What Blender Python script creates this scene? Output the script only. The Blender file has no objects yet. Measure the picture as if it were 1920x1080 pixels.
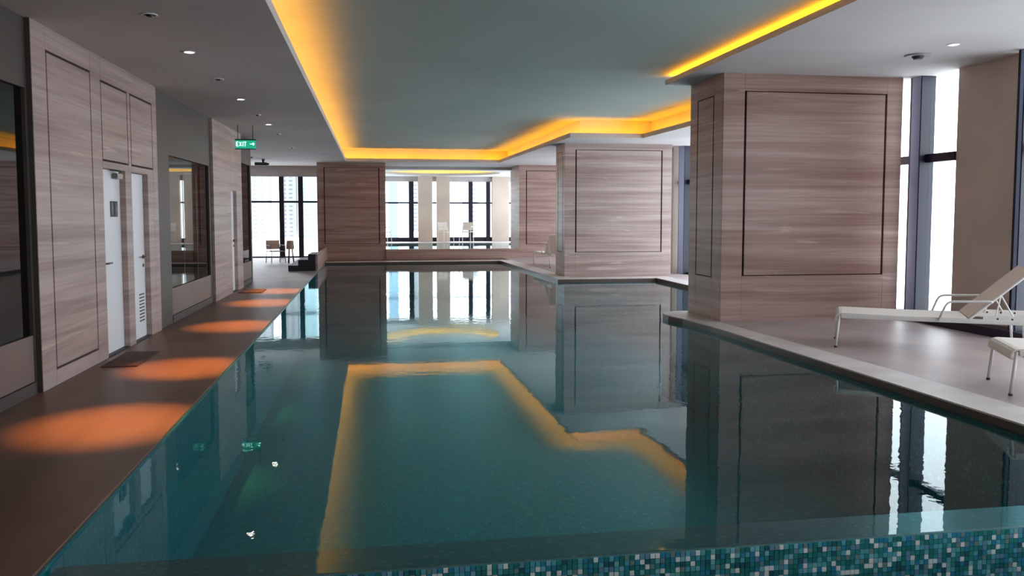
import bpy, bmesh, math, random
from mathutils import Vector, Matrix
from mathutils.geometry import tessellate_polygon
random.seed(7)
S = bpy.context.scene
COL = S.collection

# ------------------------------------------------------------------ camera, sky, exposure
cam_d = bpy.data.cameras.new('camera')
cam = bpy.data.objects.new('camera', cam_d)
COL.objects.link(cam)
S.camera = cam
cam_d.sensor_width = 36.0
cam_d.lens = 1580 / 1920 * 36
cam_d.shift_y = -33 / 1920
cam_d.clip_start = 0.05
cam_d.clip_end = 3000
cam.location = (0, 0, 1.6)
cam.rotation_euler = (math.radians(90 - 3.874), 0, math.radians(-9.43))

SKY = 3.6
EXPOSURE = 0.66
S.view_settings.view_transform = 'Standard'
S.view_settings.look = 'None'
S.view_settings.gamma = 1
S.view_settings.use_curve_mapping = False
S.view_settings.exposure = EXPOSURE
w = bpy.data.worlds.new('overcast_sky')
S.world = w
w.use_nodes = True
wn = w.node_tree.nodes
wn['Background'].inputs[0].default_value = (0.90, 0.95, 1.0, 1)
wn['Background'].inputs[1].default_value = SKY

def portal(name, loc, rot, sx, sy):
    d = bpy.data.lights.new(name, 'AREA')
    d.shape = 'RECTANGLE'; d.size = sx; d.size_y = sy
    d.cycles.is_portal = True
    o = bpy.data.objects.new(name, d); COL.objects.link(o)
    o.location = loc; o.rotation_euler = rot
portal('daylight_portal', (8.12, 17, 1.8), (0, math.radians(90), 0), 3.7, 40)
portal('daylight_portal', (3.1, 37.2, 1.7), (math.radians(-90), 0, 0), 9.8, 2.6)
portal('daylight_portal', (-4.4, 31.7, 1.5), (math.radians(-90), 0, 0), 5.4, 2.9)

# ------------------------------------------------------------------ materials
def srgb(r, g, b):
    f = lambda c: (c / 255 / 12.92) if c / 255 <= 0.04045 else ((c / 255 + 0.055) / 1.055) ** 2.4
    return (f(r), f(g), f(b), 1)
MATS = {}
def mat(name, col, rough=0.5, metal=0.0, emit=None, estr=0.0, spec=0.5):
    m = bpy.data.materials.new(name); m.use_nodes = True
    b = m.node_tree.nodes['Principled BSDF']
    b.inputs['Base Color'].default_value = col
    b.inputs['Roughness'].default_value = rough
    b.inputs['Metallic'].default_value = metal
    b.inputs['Specular IOR Level'].default_value = spec
    if emit:
        b.inputs['Emission Color'].default_value = emit
        b.inputs['Emission Strength'].default_value = estr
    MATS[name] = m
    return m
def vary(m, c2, scale, lo=0.4, hi=0.6, detail=4, stretch=(1, 1, 1), bump=0.0, fac=1.0, rough2=None):
    """mottle the base colour towards c2 with a stretched noise in world space"""
    nt = m.node_tree; n = nt.nodes; l = nt.links
    b = n['Principled BSDF']
    g = n.new('ShaderNodeNewGeometry'); mp = n.new('ShaderNodeMapping')
    mp.inputs['Scale'].default_value = stretch
    l.new(g.outputs['Position'], mp.inputs[0])
    ns = n.new('ShaderNodeTexNoise'); ns.inputs['Scale'].default_value = scale
    ns.inputs['Detail'].default_value = detail
    l.new(mp.outputs[0], ns.inputs['Vector'])
    r = n.new('ShaderNodeValToRGB')
    r.color_ramp.elements[0].position = lo; r.color_ramp.elements[1].position = hi
    c1 = b.inputs['Base Color'].default_value
    r.color_ramp.elements[0].color = tuple(c1)
    r.color_ramp.elements[1].color = tuple(c1[i] * (1 - fac) + c2[i] * fac for i in range(4))
    l.new(ns.outputs[0], r.inputs[0])
    l.new(r.outputs[0], b.inputs['Base Color'])
    if bump:
        bp = n.new('ShaderNodeBump'); bp.inputs['Strength'].default_value = bump
        bp.inputs['Distance'].default_value = 0.01
        l.new(ns.outputs[0], bp.inputs['Height']); l.new(bp.outputs[0], b.inputs['Normal'])
    return m

def travertine(name, cols, rough=0.42):
    """vein cut travertine: long horizontal bands, fine streaks and a few pale veins"""
    m = mat(name, cols[0], rough)
    nt = m.node_tree; n = nt.nodes; l = nt.links; b = n['Principled BSDF']
    g = n.new('ShaderNodeNewGeometry')
    def streak(scale, st, detail, dist=0.0):
        mp = n.new('ShaderNodeMapping'); mp.inputs['Scale'].default_value = st
        l.new(g.outputs['Position'], mp.inputs[0])
        t = n.new('ShaderNodeTexNoise'); t.inputs['Scale'].default_value = scale
        t.inputs['Detail'].default_value = detail; t.inputs['Distortion'].default_value = dist
        l.new(mp.outputs[0], t.inputs['Vector']); return t
    a = streak(1.0, (0.30, 0.30, 7.0), 4, 0.2)
    f = streak(1.0, (0.7, 0.7, 34.0), 5, 0.1)
    r = n.new('ShaderNodeValToRGB'); e = r.color_ramp.elements
    e[0].position = 0.34; e[0].color = cols[1]
    e[1].position = 0.64; e[1].color = cols[2]
    k = e.new(0.48); k.color = cols[0]
    l.new(a.outputs[0], r.inputs[0])
    r2 = n.new('ShaderNodeValToRGB'); e = r2.color_ramp.elements
    e[0].position = 0.35; e[0].color = (0.84, 0.825, 0.82, 1)
    e[1].position = 0.68; e[1].color = (1.10, 1.095, 1.09, 1)
    l.new(f.outputs[0], r2.inputs[0])
    mx = n.new('ShaderNodeMix'); mx.data_type = 'RGBA'; mx.blend_type = 'MULTIPLY'
    mx.inputs[0].default_value = 1.0
    l.new(r.outputs[0], mx.inputs[6]); l.new(r2.outputs[0], mx.inputs[7])
    v = streak(1.0, (0.8, 0.8, 11.0), 2, 0.8)
    r3 = n.new('ShaderNodeValToRGB'); e = r3.color_ramp.elements
    e[0].position = 0.655; e[0].color = (0, 0, 0, 1); e[1].position = 0.72; e[1].color = (0.4, 0.4, 0.4, 1)
    l.new(v.outputs[0], r3.inputs[0])
    m2 = n.new('ShaderNodeMix'); m2.data_type = 'RGBA'
    l.new(r3.outputs[0], m2.inputs[0]); l.new(mx.outputs[2], m2.inputs[6])
    m2.inputs[7].default_value = tuple(min(1, c * 1.5) for c in cols[2][:3]) + (1,)
    l.new(m2.outputs[2], b.inputs['Base Color'])
    return m

TRAV = travertine('silver_travertine', (srgb(172, 152, 147), srgb(156, 134, 128), srgb(187, 169, 164)))
TRAVP = travertine('rose_travertine', (srgb(168, 136, 128), srgb(150, 114, 105), srgb(184, 155, 147)))
GROOVE = mat('dark_joint', srgb(58, 42, 36), 0.8)
CEIL = vary(mat('ceiling_paint', srgb(204, 201, 201), 0.85), srgb(197, 194, 194), 0.7)
TRAYP = vary(mat('tray_ceiling_paint', srgb(172, 190, 186), 0.8), srgb(166, 184, 180), 0.5)
PLAST = vary(mat('beige_plaster', srgb(214, 200, 188), 0.8), srgb(206, 192, 181), 1.2)
FLOOR = vary(mat('deck_stone', srgb(128, 98, 84), 0.40, spec=0.5), srgb(112, 84, 72), 1.4, detail=6, stretch=(1.4, 0.5, 1))
FLOORR = vary(mat('pale_deck_stone', srgb(178, 163, 162), 0.42), srgb(164, 149, 148), 1.6, detail=6)
COPE = vary(mat('coping_stone', srgb(212, 206, 204), 0.45), srgb(200, 192, 190), 3.0, detail=6)
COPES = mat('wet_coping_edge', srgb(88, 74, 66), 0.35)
BRONZE = vary(mat('taupe_panel', srgb(74, 68, 64), 0.5), srgb(68, 62, 58), 0.8)
DADO = vary(mat('taupe_dado', srgb(126, 108, 102), 0.5), srgb(118, 99, 94), 0.9)
MIRROR = mat('smoked_mirror', (0.095, 0.096, 0.094, 1), 0.02, 1.0)
NAVY = mat('navy_frame', srgb(22, 25, 46), 0.4)
BLUE_REFL = mat('blue_reflection', srgb(150, 170, 208), 0.4, 0.0)  # light blue reflection on the mullions, put into a colour
WHITE = mat('white_lacquer', srgb(240, 243, 250), 0.4)
WHITEM = mat('white_metal', srgb(226, 226, 224), 0.4)
SLING = vary(mat('pale_mesh_sling', srgb(232, 224, 216), 0.8), srgb(222, 212, 204), 60, detail=2)
SLINGB = vary(mat('blush_mesh_sling', srgb(226, 204, 188), 0.8), srgb(216, 194, 178), 60, detail=2)
CHROME = mat('brushed_steel', srgb(120, 116, 112), 0.3, 0.9)
BLACK = mat('black_plastic', srgb(24, 22, 24), 0.5)
DARKST = mat('dark_stone_steps', srgb(34, 30, 40), 0.5)
WOODC = vary(mat('brown_wood', srgb(140, 100, 84), 0.55), srgb(116, 80, 66), 4, stretch=(1, 1, 8))
MAT_RUG = vary(mat('brown_doormat', srgb(104, 78, 68), 0.95), srgb(86, 62, 54), 40)
LAMPW = mat('lamp_lens_lit', (1, 1, 1, 1), 0.4, emit=(1, 0.9, 0.78, 1), estr=9)
LED = mat('amber_led_strip', (1, 0.6, 0.2, 1), 0.5, emit=(1, 0.35, 0.012, 1), estr=24)
LEDY = mat('yellow_led_strip', (1, 0.8, 0.3, 1), 0.5, emit=(1, 0.62, 0.12, 1), estr=16)
SIGNG = mat('exit_sign_green', srgb(20, 120, 96), 0.4, emit=srgb(24, 150, 116), estr=0.8)
SIGNW = mat('exit_sign_letters', (1, 1, 1, 1), 0.4, emit=srgb(190, 255, 232), estr=1.6)
GREYD = mat('sign_dark_grey', srgb(52, 58, 62), 0.5)
SIGNL = mat('sign_pictogram_grey', srgb(150, 156, 160), 0.5)

def fresnel(n, l, ior):
    """surface fresnel that treats both sides of a thin sheet alike"""
    f = n.new('ShaderNodeFresnel'); g = n.new('ShaderNodeNewGeometry')
    m = n.new('ShaderNodeMix'); m.data_type = 'FLOAT'
    m.inputs[2].default_value = ior; m.inputs[3].default_value = 1 / ior
    l.new(g.outputs['Backfacing'], m.inputs[0]); l.new(m.outputs[0], f.inputs[0])
    return f
def glass_mat():
    m = bpy.data.materials.new('window_glass'); m.use_nodes = True
    nt = m.node_tree; n = nt.nodes; l = nt.links; n.clear()
    o = n.new('ShaderNodeOutputMaterial'); t = n.new('ShaderNodeBsdfTransparent')
    t.inputs[0].default_value = (0.94, 0.96, 0.97, 1)
    g = n.new('ShaderNodeBsdfGlossy'); g.inputs['Roughness'].default_value = 0.01
    f = fresnel(n, l, 1.45)
    mx = n.new('ShaderNodeMixShader')
    l.new(f.outputs[0], mx.inputs[0]); l.new(t.outputs[0], mx.inputs[1]); l.new(g.outputs[0], mx.inputs[2])
    l.new(mx.outputs[0], o.inputs[0]); return m
GLASS = glass_mat()

def water_mat(name, tint, b1=0.15):
    m = bpy.data.materials.new(name); m.use_nodes = True
    nt = m.node_tree; n = nt.nodes; l = nt.links; n.clear()
    o = n.new('ShaderNodeOutputMaterial'); t = n.new('ShaderNodeBsdfTransparent')
    t.inputs[0].default_value = tint
    g = n.new('ShaderNodeBsdfGlossy'); g.inputs['Roughness'].default_value = 0.008
    g.inputs['Color'].default_value = (0.88, 0.97, 0.98, 1)
    geo = n.new('ShaderNodeNewGeometry')
    n1 = n.new('ShaderNodeTexNoise'); n1.inputs['Scale'].default_value = 7.0; n1.inputs['Detail'].default_value = 3
    l.new(geo.outputs['Position'], n1.inputs['Vector'])
    n2 = n.new('ShaderNodeTexNoise'); n2.inputs['Scale'].default_value = 0.45; n2.inputs['Detail'].default_value = 1
    l.new(geo.outputs['Position'], n2.inputs['Vector'])
    r = n.new('ShaderNodeValToRGB'); r.color_ramp.elements[0].position = 0.5; r.color_ramp.elements[1].position = 0.68
    r.color_ramp.elements[0].color = (0.25, 0.25, 0.25, 1)
    l.new(n2.outputs[0], r.inputs[0])
    mu = n.new('ShaderNodeMath'); mu.operation = 'MULTIPLY'
    l.new(n1.outputs[0], mu.inputs[0]); l.new(r.outputs[0], mu.inputs[1])
    bp = n.new('ShaderNodeBump'); bp.inputs['Strength'].default_value = b1; bp.inputs['Distance'].default_value = 0.012
    l.new(mu.outputs[0], bp.inputs['Height'])
    f = fresnel(n, l, 1.28)
    l.new(bp.outputs[0], g.inputs['Normal'])
    mx = n.new('ShaderNodeMixShader')
    l.new(f.outputs[0], mx.inputs[0]); l.new(t.outputs[0], mx.inputs[1]); l.new(g.outputs[0], mx.inputs[2])
    l.new(mx.outputs[0], o.inputs[0]); return m
WATER = water_mat('pool_water', (0.52, 0.92, 0.95, 1))

def mosaic_mat(name, base, pitch=0.0255, bright=1.0, add=(0, 0, 0)):
    m = mat(name, base, 0.3)
    nt = m.node_tree; n = nt.nodes; l = nt.links; b = n['Principled BSDF']
    g = n.new('ShaderNodeNewGeometry')
    sn = n.new('ShaderNodeVectorMath'); sn.operation = 'SNAP'
    ad = n.new('ShaderNodeVectorMath'); ad.operation = 'ADD'; ad.inputs[1].default_value = (0.003, 0.003, 0.003)
    l.new(g.outputs['Position'], ad.inputs[0]); l.new(ad.outputs[0], sn.inputs[0])
    sn.inputs[1].default_value = (pitch, pitch, pitch)
    wn_ = n.new('ShaderNodeTexWhiteNoise'); wn_.noise_dimensions = '3D'
    l.new(sn.outputs[0], wn_.inputs['Vector'])
    r = n.new('ShaderNodeValToRGB'); r.color_ramp.interpolation = 'CONSTANT'
    cols = [(0.0, (14, 102, 110)), (0.2, (10, 95, 106)), (0.4, (16, 105, 110)), (0.55, (10, 92, 106)),
            (0.7, (22, 110, 118)), (0.84, (26, 103, 114)), (0.95, (60, 128, 134))]
    e = r.color_ramp.elements
    for i, (p, c) in enumerate(cols):
        el = e[i] if i < 2 else e.new(p)
        el.position = p; cc = srgb(*[c[j] + add[j] for j in range(3)]); el.color = tuple(x * bright for x in cc[:3]) + (1,)
    l.new(wn_.outputs[0], r.inputs[0]); l.new(r.outputs[0], b.inputs['Base Color'])
    return m
MOS = mosaic_mat('teal_mosaic', srgb(30, 90, 96), 0.0255, 1.15)
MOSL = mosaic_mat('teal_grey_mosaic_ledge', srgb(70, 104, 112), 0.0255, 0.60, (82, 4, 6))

# ------------------------------------------------------------------ mesh helpers
XF = Matrix.Identity(4)
def bx(bm, x0, x1, y0, y1, z0, z1):
    vs = [bm.verts.new(XF @ Vector(p)) for p in
          [(x0, y0, z0), (x1, y0, z0), (x1, y1, z0), (x0, y1, z0), (x0, y0, z1), (x1, y0, z1), (x1, y1, z1), (x0, y1, z1)]]
    for f in [(0, 3, 2, 1), (4, 5, 6, 7), (0, 1, 5, 4), (1, 2, 6, 5), (2, 3, 7, 6), (3, 0, 4, 7)]:
        bm.faces.new([vs[i] for i in f])
def prism(bm, pts, z0, z1):
    a = [bm.verts.new(XF @ Vector((x, y, z0))) for x, y in pts]
    b = [bm.verts.new(XF @ Vector((x, y, z1))) for x, y in pts]
    k = len(pts)
    if k <= 4:
        bm.faces.new(a[::-1]); bm.faces.new(b)
    else:
        for t in tessellate_polygon([[Vector((x, y, 0)) for x, y in pts]]):
            bm.faces.new([a[i] for i in t]); bm.faces.new([b[i] for i in t])
    for i in range(k):
        bm.faces.new([a[i], a[(i + 1) % k], b[(i + 1) % k], b[i]])
def cyl(bm, x, y, z0, z1, r0, r1=None, n=20):
    r1 = r0 if r1 is None else r1
    a = [bm.verts.new(XF @ Vector((x + r0 * math.cos(t), y + r0 * math.sin(t), z0))) for t in [2 * math.pi * i / n for i in range(n)]]
    b = [bm.verts.new(XF @ Vector((x + r1 * math.cos(t), y + r1 * math.sin(t), z1))) for t in [2 * math.pi * i / n for i in range(n)]]
    bm.faces.new(a[::-1]); bm.faces.new(b)
    for i in range(n):
        bm.faces.new([a[i], a[(i + 1) % n], b[(i + 1) % n], b[i]])
def ring(bm, x, y, z0, z1, r0, r1, n=24):
    L = []
    for i in range(n):
        t = 2 * math.pi * i / n; c, s = math.cos(t), math.sin(t)
        L.append([bm.verts.new(XF @ Vector(p)) for p in
                  [(x + r0 * c, y + r0 * s, z0), (x + r1 * c, y + r1 * s, z0), (x + r1 * c, y + r1 * s, z1), (x + r0 * c, y + r0 * s, z1)]])
    for i in range(n):
        a, b = L[i], L[(i + 1) % n]
        for j in range(4):
            bm.faces.new([a[j], a[(j + 1) % 4], b[(j + 1) % 4], b[j]])
def tube(bm, pts, r=0.014, n=8, round_=3):
    """round bar along a path, corners softened"""
    P = [Vector(p) for p in pts]
    if len(P) > 2 and round_:
        Q = [P[0]]
        for i in range(1, len(P) - 1):
            a, b, c = P[i - 1], P[i], P[i + 1]
            d = min((a - b).length, (c - b).length) * 0.35
            d = min(d, 0.06)
            p0 = b + (a - b).normalized() * d; p2 = b + (c - b).normalized() * d
            for k in range(round_ + 1):
                t = k / round_
                Q.append(p0.lerp(b, t).lerp(b.lerp(p2, t), t))
        Q.append(P[-1]); P = Q
    rings = []
    up = Vector((0.13, 0.21, 0.97))
    for i, p in enumerate(P):
        d = (P[min(i + 1, len(P) - 1)] - P[max(i - 1, 0)]).normalized()
        u = d.cross(up)
        if u.length < 0.05: u = d.cross(Vector((1, 0, 0)))
        u.normalize(); v = d.cross(u)
        rings.append([bm.verts.new(XF @ (p + u * (r * math.cos(2 * math.pi * k / n)) + v * (r * math.sin(2 * math.pi * k / n)))) for k in range(n)])
    for a, b in zip(rings, rings[1:]):
        for k in range(n):
            bm.faces.new([a[k], a[(k + 1) % n], b[(k + 1) % n], b[k]])
    bm.faces.new(rings[0][::-1]); bm.faces.new(rings[-1])
def ribbon(bm, prof, y0, y1, th):
    """a sheet of thickness th following a profile in x,z swept from y0 to y1"""
    n = len(prof); top = []; bot = []
    for i, (x, z) in enumerate(prof):
        a = Vector(prof[max(i - 1, 0)]); b = Vector(prof[min(i + 1, n - 1)])
        d = (b - a).normalized(); nn = Vector((-d.y, d.x)) * th / 2
        top.append([(x + nn.x, y, z + nn.y) for y in (y0, y1)])
        bot.append([(x - nn.x, y, z - nn.y) for y in (y0, y1)])
    T = [[bm.verts.new(XF @ Vector(p)) for p in q] for q in top]
    B = [[bm.verts.new(XF @ Vector(p)) for p in q] for q in bot]
    for i in range(n - 1):
        bm.faces.new([T[i][0], T[i + 1][0], T[i + 1][1], T[i][1]])
        bm.faces.new([B[i][0], B[i][1], B[i + 1][1], B[i + 1][0]])
        bm.faces.new([T[i][0], B[i][0], B[i + 1][0], T[i + 1][0]])
        bm.faces.new([T[i][1], T[i + 1][1], B[i + 1][1], B[i][1]])
    bm.faces.new([T[0][0], T[0][1], B[0][1], B[0][0]])
    bm.faces.new([T[-1][0], B[-1][0], B[-1][1], T[-1][1]])
def obj(name, bm, m, parent=None, smooth=False, bevel=0.0, kind=None, label=None):
    bmesh.ops.recalc_face_normals(bm, faces=bm.faces)
    if bevel:
        bmesh.ops.bevel(bm, geom=list(bm.edges), offset=bevel, segments=2, affect='EDGES', clamp_overlap=True)
    me = bpy.data.meshes.new(name); bm.to_mesh(me); bm.free()
    for mm in (m if isinstance(m, (list, tuple)) else [m]): me.materials.append(mm)
    if smooth:
        for p in me.polygons: p.use_smooth = True
    o = bpy.data.objects.new(name, me); COL.objects.link(o)
    if parent:
        o.parent = parent
    if kind: o['kind'] = kind
    if label: o['label'] = label
    return o
def thing(name, label, cat, loc=(0, 0, 0), rz=0, group=None):
    o = bpy.data.objects.new(name, None); COL.objects.link(o)
    o.location = loc; o.rotation_euler = (0, 0, rz)
    o.empty_display_size = 0.1
    o['label'] = label; o['category'] = cat
    if group: o['group'] = group
    return o
def tag(o, label, cat, group=None, kind=None):
    o['label'] = label; o['category'] = cat
    if group: o['group'] = group
    if kind: o['kind'] = kind
    return o
def structure(name, bm, m, label=None, **k):
    o = obj(name, bm, m, **k); o['kind'] = 'structure'
    if label: o['label'] = label
    return o
def B(*boxes):
    bm = bmesh.new()
    for b in boxes: bx(bm, *b)
    return bm
def copy_tree(o, parent=None):
    c = o.copy(); COL.objects.link(c)
    if parent: c.parent = parent
    for ch in list(o.children): copy_tree(ch, c)
    return c

# ------------------------------------------------------------------ room shell
ZC, ZR, ZT, ZF = 3.30, 3.57, 3.71, 0.05     # left soffit, near right soffit, tray, right deck
XW = 7.95                                    # inner face of the right window wall
# pool outline (water side), counter clockwise from the near left corner
POOL = [(-1.48, 3.79), (4.74, 3.79), (4.66, 7.5), (4.58, 10.9), (4.50, 11.75), (4.42, 12.15), (4.42, 12.40), (4.52, 12.62), (4.75, 12.70),
        (6.72, 12.72), (6.72, 19.35), (4.32, 19.40), (4.14, 27.35), (-1.48, 27.35)]
def floor_poly(name, pts, z0, z1, m, label=None, parent=None):
    bm = bmesh.new(); prism(bm, pts, z0, z1)
    o = obj(name, bm, m, parent=parent)
    if not parent: o['kind'] = 'structure'
    if label: o['label'] = label
    return o
floor_poly('floor', [(-7.2, 20.55), (-1.5, 20.55), (-1.5, 27.35), (-1.5, 31.7), (-7.2, 31.7)], -0.3, 0, FLOORR, 'lobby floor in front of the left window wall')  # paler stone here puts the window glare into the floor colour
floor_poly('floor', [(-3.3, -3.2), (-1.5, -3.2), (-1.5, 20.55), (-3.3, 20.55)], -0.3, 0.0, FLOOR, 'brown stone walkway between the left wall and the pool')
cw = 0.42
deck = [(4.74 + cw, 3.2), (XW + 0.2, 3.2), (XW + 0.2, 31.7), (4.4, 31.7), (4.5, 27.6), (4.14 + cw, 27.1), (4.32 + cw, 19.8), (6.72 + cw, 19.8), (6.72 + cw, 12.3),
        (4.9, 12.3), (4.9, 11.3), (4.66 + cw, 7.5)]
floor_poly('floor', deck, -0.3, ZF, FLOORR, 'pale stone deck along the right window wall')
floor_poly('floor', [(-1.5, -3.2), (XW + 0.2, -3.2), (XW + 0.2, 3.2), (-1.5, 3.2)], -0.3, 0.0, FLOOR, 'stone deck behind the near edge of the pool')
# overflow channel in front of the infinity edge
structure('trim_1', B((-1.5, XW + 0.2, 3.2, 3.76, -0.75, -0.70), (-1.5, XW + .2, 3.16, 3.2, -0.75, -0.3)), DARKST, 'overflow channel under the mosaic edge')

# coping of the right side and far end, one stone band per straight run
def band(name, pts_in, pts_out, z0, z1, m, label=None):
    o = None
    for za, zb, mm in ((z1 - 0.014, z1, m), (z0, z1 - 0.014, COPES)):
        bm = bmesh.new()
        for i in range(len(pts_in) - 1):
            q = [pts_in[i], pts_in[i + 1], pts_out[i + 1], pts_out[i]]
            q = [p for k, p in enumerate(q) if p != q[k - 1]]
            if len(q) > 2: prism(bm, q, za, zb)
        if o is None: o = structure(name, bm, mm, label)
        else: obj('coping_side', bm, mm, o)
    return o
PI = POOL
cin = PI[1:9]
cout = [(4.74 + cw, 3.79), (4.66 + cw, 7.5), (4.9, 10.95), (4.9, 11.75), (4.9, 12.1), (4.9, 12.3), (4.9, 12.3), (4.9, 12.3)]
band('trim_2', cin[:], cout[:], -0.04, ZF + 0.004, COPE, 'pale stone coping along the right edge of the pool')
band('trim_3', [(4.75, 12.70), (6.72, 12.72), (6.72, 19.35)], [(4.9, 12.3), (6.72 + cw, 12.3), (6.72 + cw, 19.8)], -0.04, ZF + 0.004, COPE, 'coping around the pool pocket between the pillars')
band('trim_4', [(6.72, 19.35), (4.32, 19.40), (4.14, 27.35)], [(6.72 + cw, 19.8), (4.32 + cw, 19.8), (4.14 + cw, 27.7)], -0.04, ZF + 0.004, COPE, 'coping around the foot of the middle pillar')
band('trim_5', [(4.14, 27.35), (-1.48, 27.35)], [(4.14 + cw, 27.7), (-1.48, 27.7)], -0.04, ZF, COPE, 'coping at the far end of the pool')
floor_poly('floor', [(-1.5, 27.7), (4.5, 27.7), (4.5, 31.7), (-1.5, 31.7)], -0.3, 0.03, FLOOR, 'strip of deck before the raised plunge pool')
# walls
structure('wall_back', B((-3.4, XW + 0.3, -3.3, -3.1, -0.3, 3.95)), PLAST)
structure('wall_lobby_left', B((-7.3, -7.1, 20.7, 31.8, -0.3, 3.95)), PLAST)
structure('wall_lobby_near', B((-7.3, -2.95, 20.5, 20.7, -0.3, 3.95)), PLAST)
structure('wall_bay_left', B((-1.85, -1.65, 31.55, 37.3, -0.3, 3.95)), PLAST)
structure('light_seal_slab', B((-7.4, XW + 0.4, -3.4, 37.5, 3.9, 4.05)), CEIL, 'unseen slab added above the tray ceiling to keep light out')  # unseen, added over all ceilings to stop outside light leaking in

# ceiling : soffits, lip, pocket walls and tray
LX, RX, FY = -0.82, 4.42, 28.25
def soffit(name, pts, z, label, m=CEIL):
    bm = bmesh.new(); prism(bm, pts, z, z + 0.05)
    return structure(name, bm, m, label)
soffit('ceiling', [(-3.3, -3.2), (LX, -3.2), (LX, FY), (LX, 31.1), (-1.66, 31.1), (-1.66, 31.6), (-7.2, 31.6), (-7.2, 20.6), (-3.3, 20.6)], ZC, 'flat ceiling strip above the left walkway and lobby')
soffit('ceiling', [(LX, FY), (4.27, FY), (XW + 0.2, FY), (XW + 0.2, 31.1), (LX, 31.1)], ZC, 'flat ceiling beyond the far edge of the tray')
soffit('ceiling', [(4.40, 18.55), (6.08, 18.5), (6.22, 12.6), (XW + .2, 12.6), (XW + 0.2, FY), (4.27, FY)], ZC, 'flat ceiling around the middle pillar')
soffit('ceiling', [(RX, -3.2), (XW + 0.2, -3.2), (XW + 0.2, 12.58), (RX + 0.06, 12.58)], ZR, 'flat ceiling above the loungers')
structure('ceiling_fascia', B((6.22, XW + 0.2, 12.58, 12.62, ZC, ZR + 0.03)), CEIL)
tr = bmesh.new(); bx(tr, LX - 0.5, 7.0, -3.2, FY + 0.5, ZT, ZT + 0.06)
structure('ceiling_tray', tr, TRAYP, 'raised grey green tray ceiling over the pool')
def lip(name, path, z, label, lh=0.10, led=LED, back=0.30, gap=0.075, closed=False):
    """upstand at the soffit edge, pocket wall and LED strip behind it; path runs with the tray on its LEFT"""
    P = [Vector(p) for p in path]
    if closed: P.append(P[0])
    def off(d):
        out = []
        for i, p in enumerate(P):
            if closed: a, b = P[(i - 1) % (len(P) - 1)], P[(i + 1) % (len(P) - 1)]
            else: a, b = P[max(i - 1, 0)], P[min(i + 1, len(P) - 1)]
            d1 = (p - a).normalized() if (p - a).length > 1e-6 else (b - p).normalized()
            d2 = (b - p).normalized() if (b - p).length > 1e-6 else d1
            n1 = Vector((d1.y, -d1.x)); n2 = Vector((d2.y, -d2.x))
            s = (n1 + n2); s = s / max(0.3, s.dot(n1))
            out.append(p + s * d)
        return out
    def strip(d0, d1, z0, z1):
        bm = bmesh.new(); A = off(d0); C_ = off(d1)
        for i in range(len(P) - 1):
            prism(bm, [A[i], A[i + 1], C_[i + 1], C_[i]], z0, z1)
        bmesh.ops.remove_doubles(bm, verts=bm.verts, dist=1e-5)
        return bm
    structure('ceiling_lip', strip(0.0, 0.02, z + 0.05, z + lh), CEIL, label)
    structure('ceiling_cove_wall', strip(back, back + 0.03, z + 0.05, ZT if led is LED else z + 0.30), CEIL)
    o = obj('light_strip', strip(gap, gap + 0.025, z + 0.052, z + 0.07), led)
    return o
a = lip('l', [(6.22, 12.7), (6.08, 18.5), (4.40, 18.55), (4.27, FY), (LX, FY), (LX, -3.1)], ZC, 'white lip of the tray ceiling, from the middle pillar round to the left side')
tag(a, 'amber LED strip from the middle pillar round the far and left sides of the tray', 'light strip')
a = lip('n', [(RX, -3.1), (RX + 0.06, 12.58), (6.1, 12.58)], ZR, 'white lip of the tray ceiling above the near pillar', lh=0.072)
tag(a, 'amber LED strip above the near right pillar and loungers', 'light strip')
# bay ceiling with a round recess
bz, bcx, bcy, bR = 3.20, 2.80, 33.75, 2.30
angs = sorted([2 * math.pi * i / 64 for i in range(64)] +
              [math.atan2(y - bcy, x - bcx) % (2 * math.pi) for x in (-1.7, XW + .2) for y in (31.12, 37.3)])
def rect_hit(t):
    c, s = math.cos(t), math.sin(t)
    k = min(((XW + .2 - bcx) / c) if c > 1e-9 else 1e9, ((-1.7 - bcx) / c) if c < -1e-9 else 1e9,
            ((37.3 - bcy) / s) if s > 1e-9 else 1e9, ((31.12 - bcy) / s) if s < -1e-9 else 1e9)
    k = max(k, bR + 0.005)
    return (bcx + k * c, bcy + k * s)
bm = bmesh.new()
for i in range(len(angs)):
    t0, t1 = angs[i], angs[(i + 1) % len(angs)]
    prism(bm, [(bcx + bR * math.cos(t0), bcy + bR * math.sin(t0)), rect_hit(t0), rect_hit(t1), (bcx + bR * math.cos(t1), bcy + bR * math.sin(t1))], bz, bz + 0.05)
bmesh.ops.remove_doubles(bm, verts=bm.verts, dist=1e-5)
structure('ceiling', bm, CEIL, 'bay ceiling with a round recess over the plunge pool')
bm = bmesh.new(); cyl(bm, bcx, bcy, bz + 0.30, bz + 0.34, bR + 0.4, n=64)
structure('ceiling_recess', bm, CEIL)
circ = [(bcx + bR * math.cos(2 * math.pi * i / 64), bcy + bR * math.sin(2 * math.pi * i / 64)) for i in range(64)]
a = lip('o', circ, bz, 'round lip of the bay ceiling recess', lh=0.10, led=LEDY, back=0.30, gap=0.09, closed=True)
tag(a, 'round yellow LED strip in the far bay ceiling', 'light strip')
structure('ceiling_fascia', B((-1.7, XW + .2, 31.08, 31.12, bz, 3.7)), CEIL)

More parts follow.
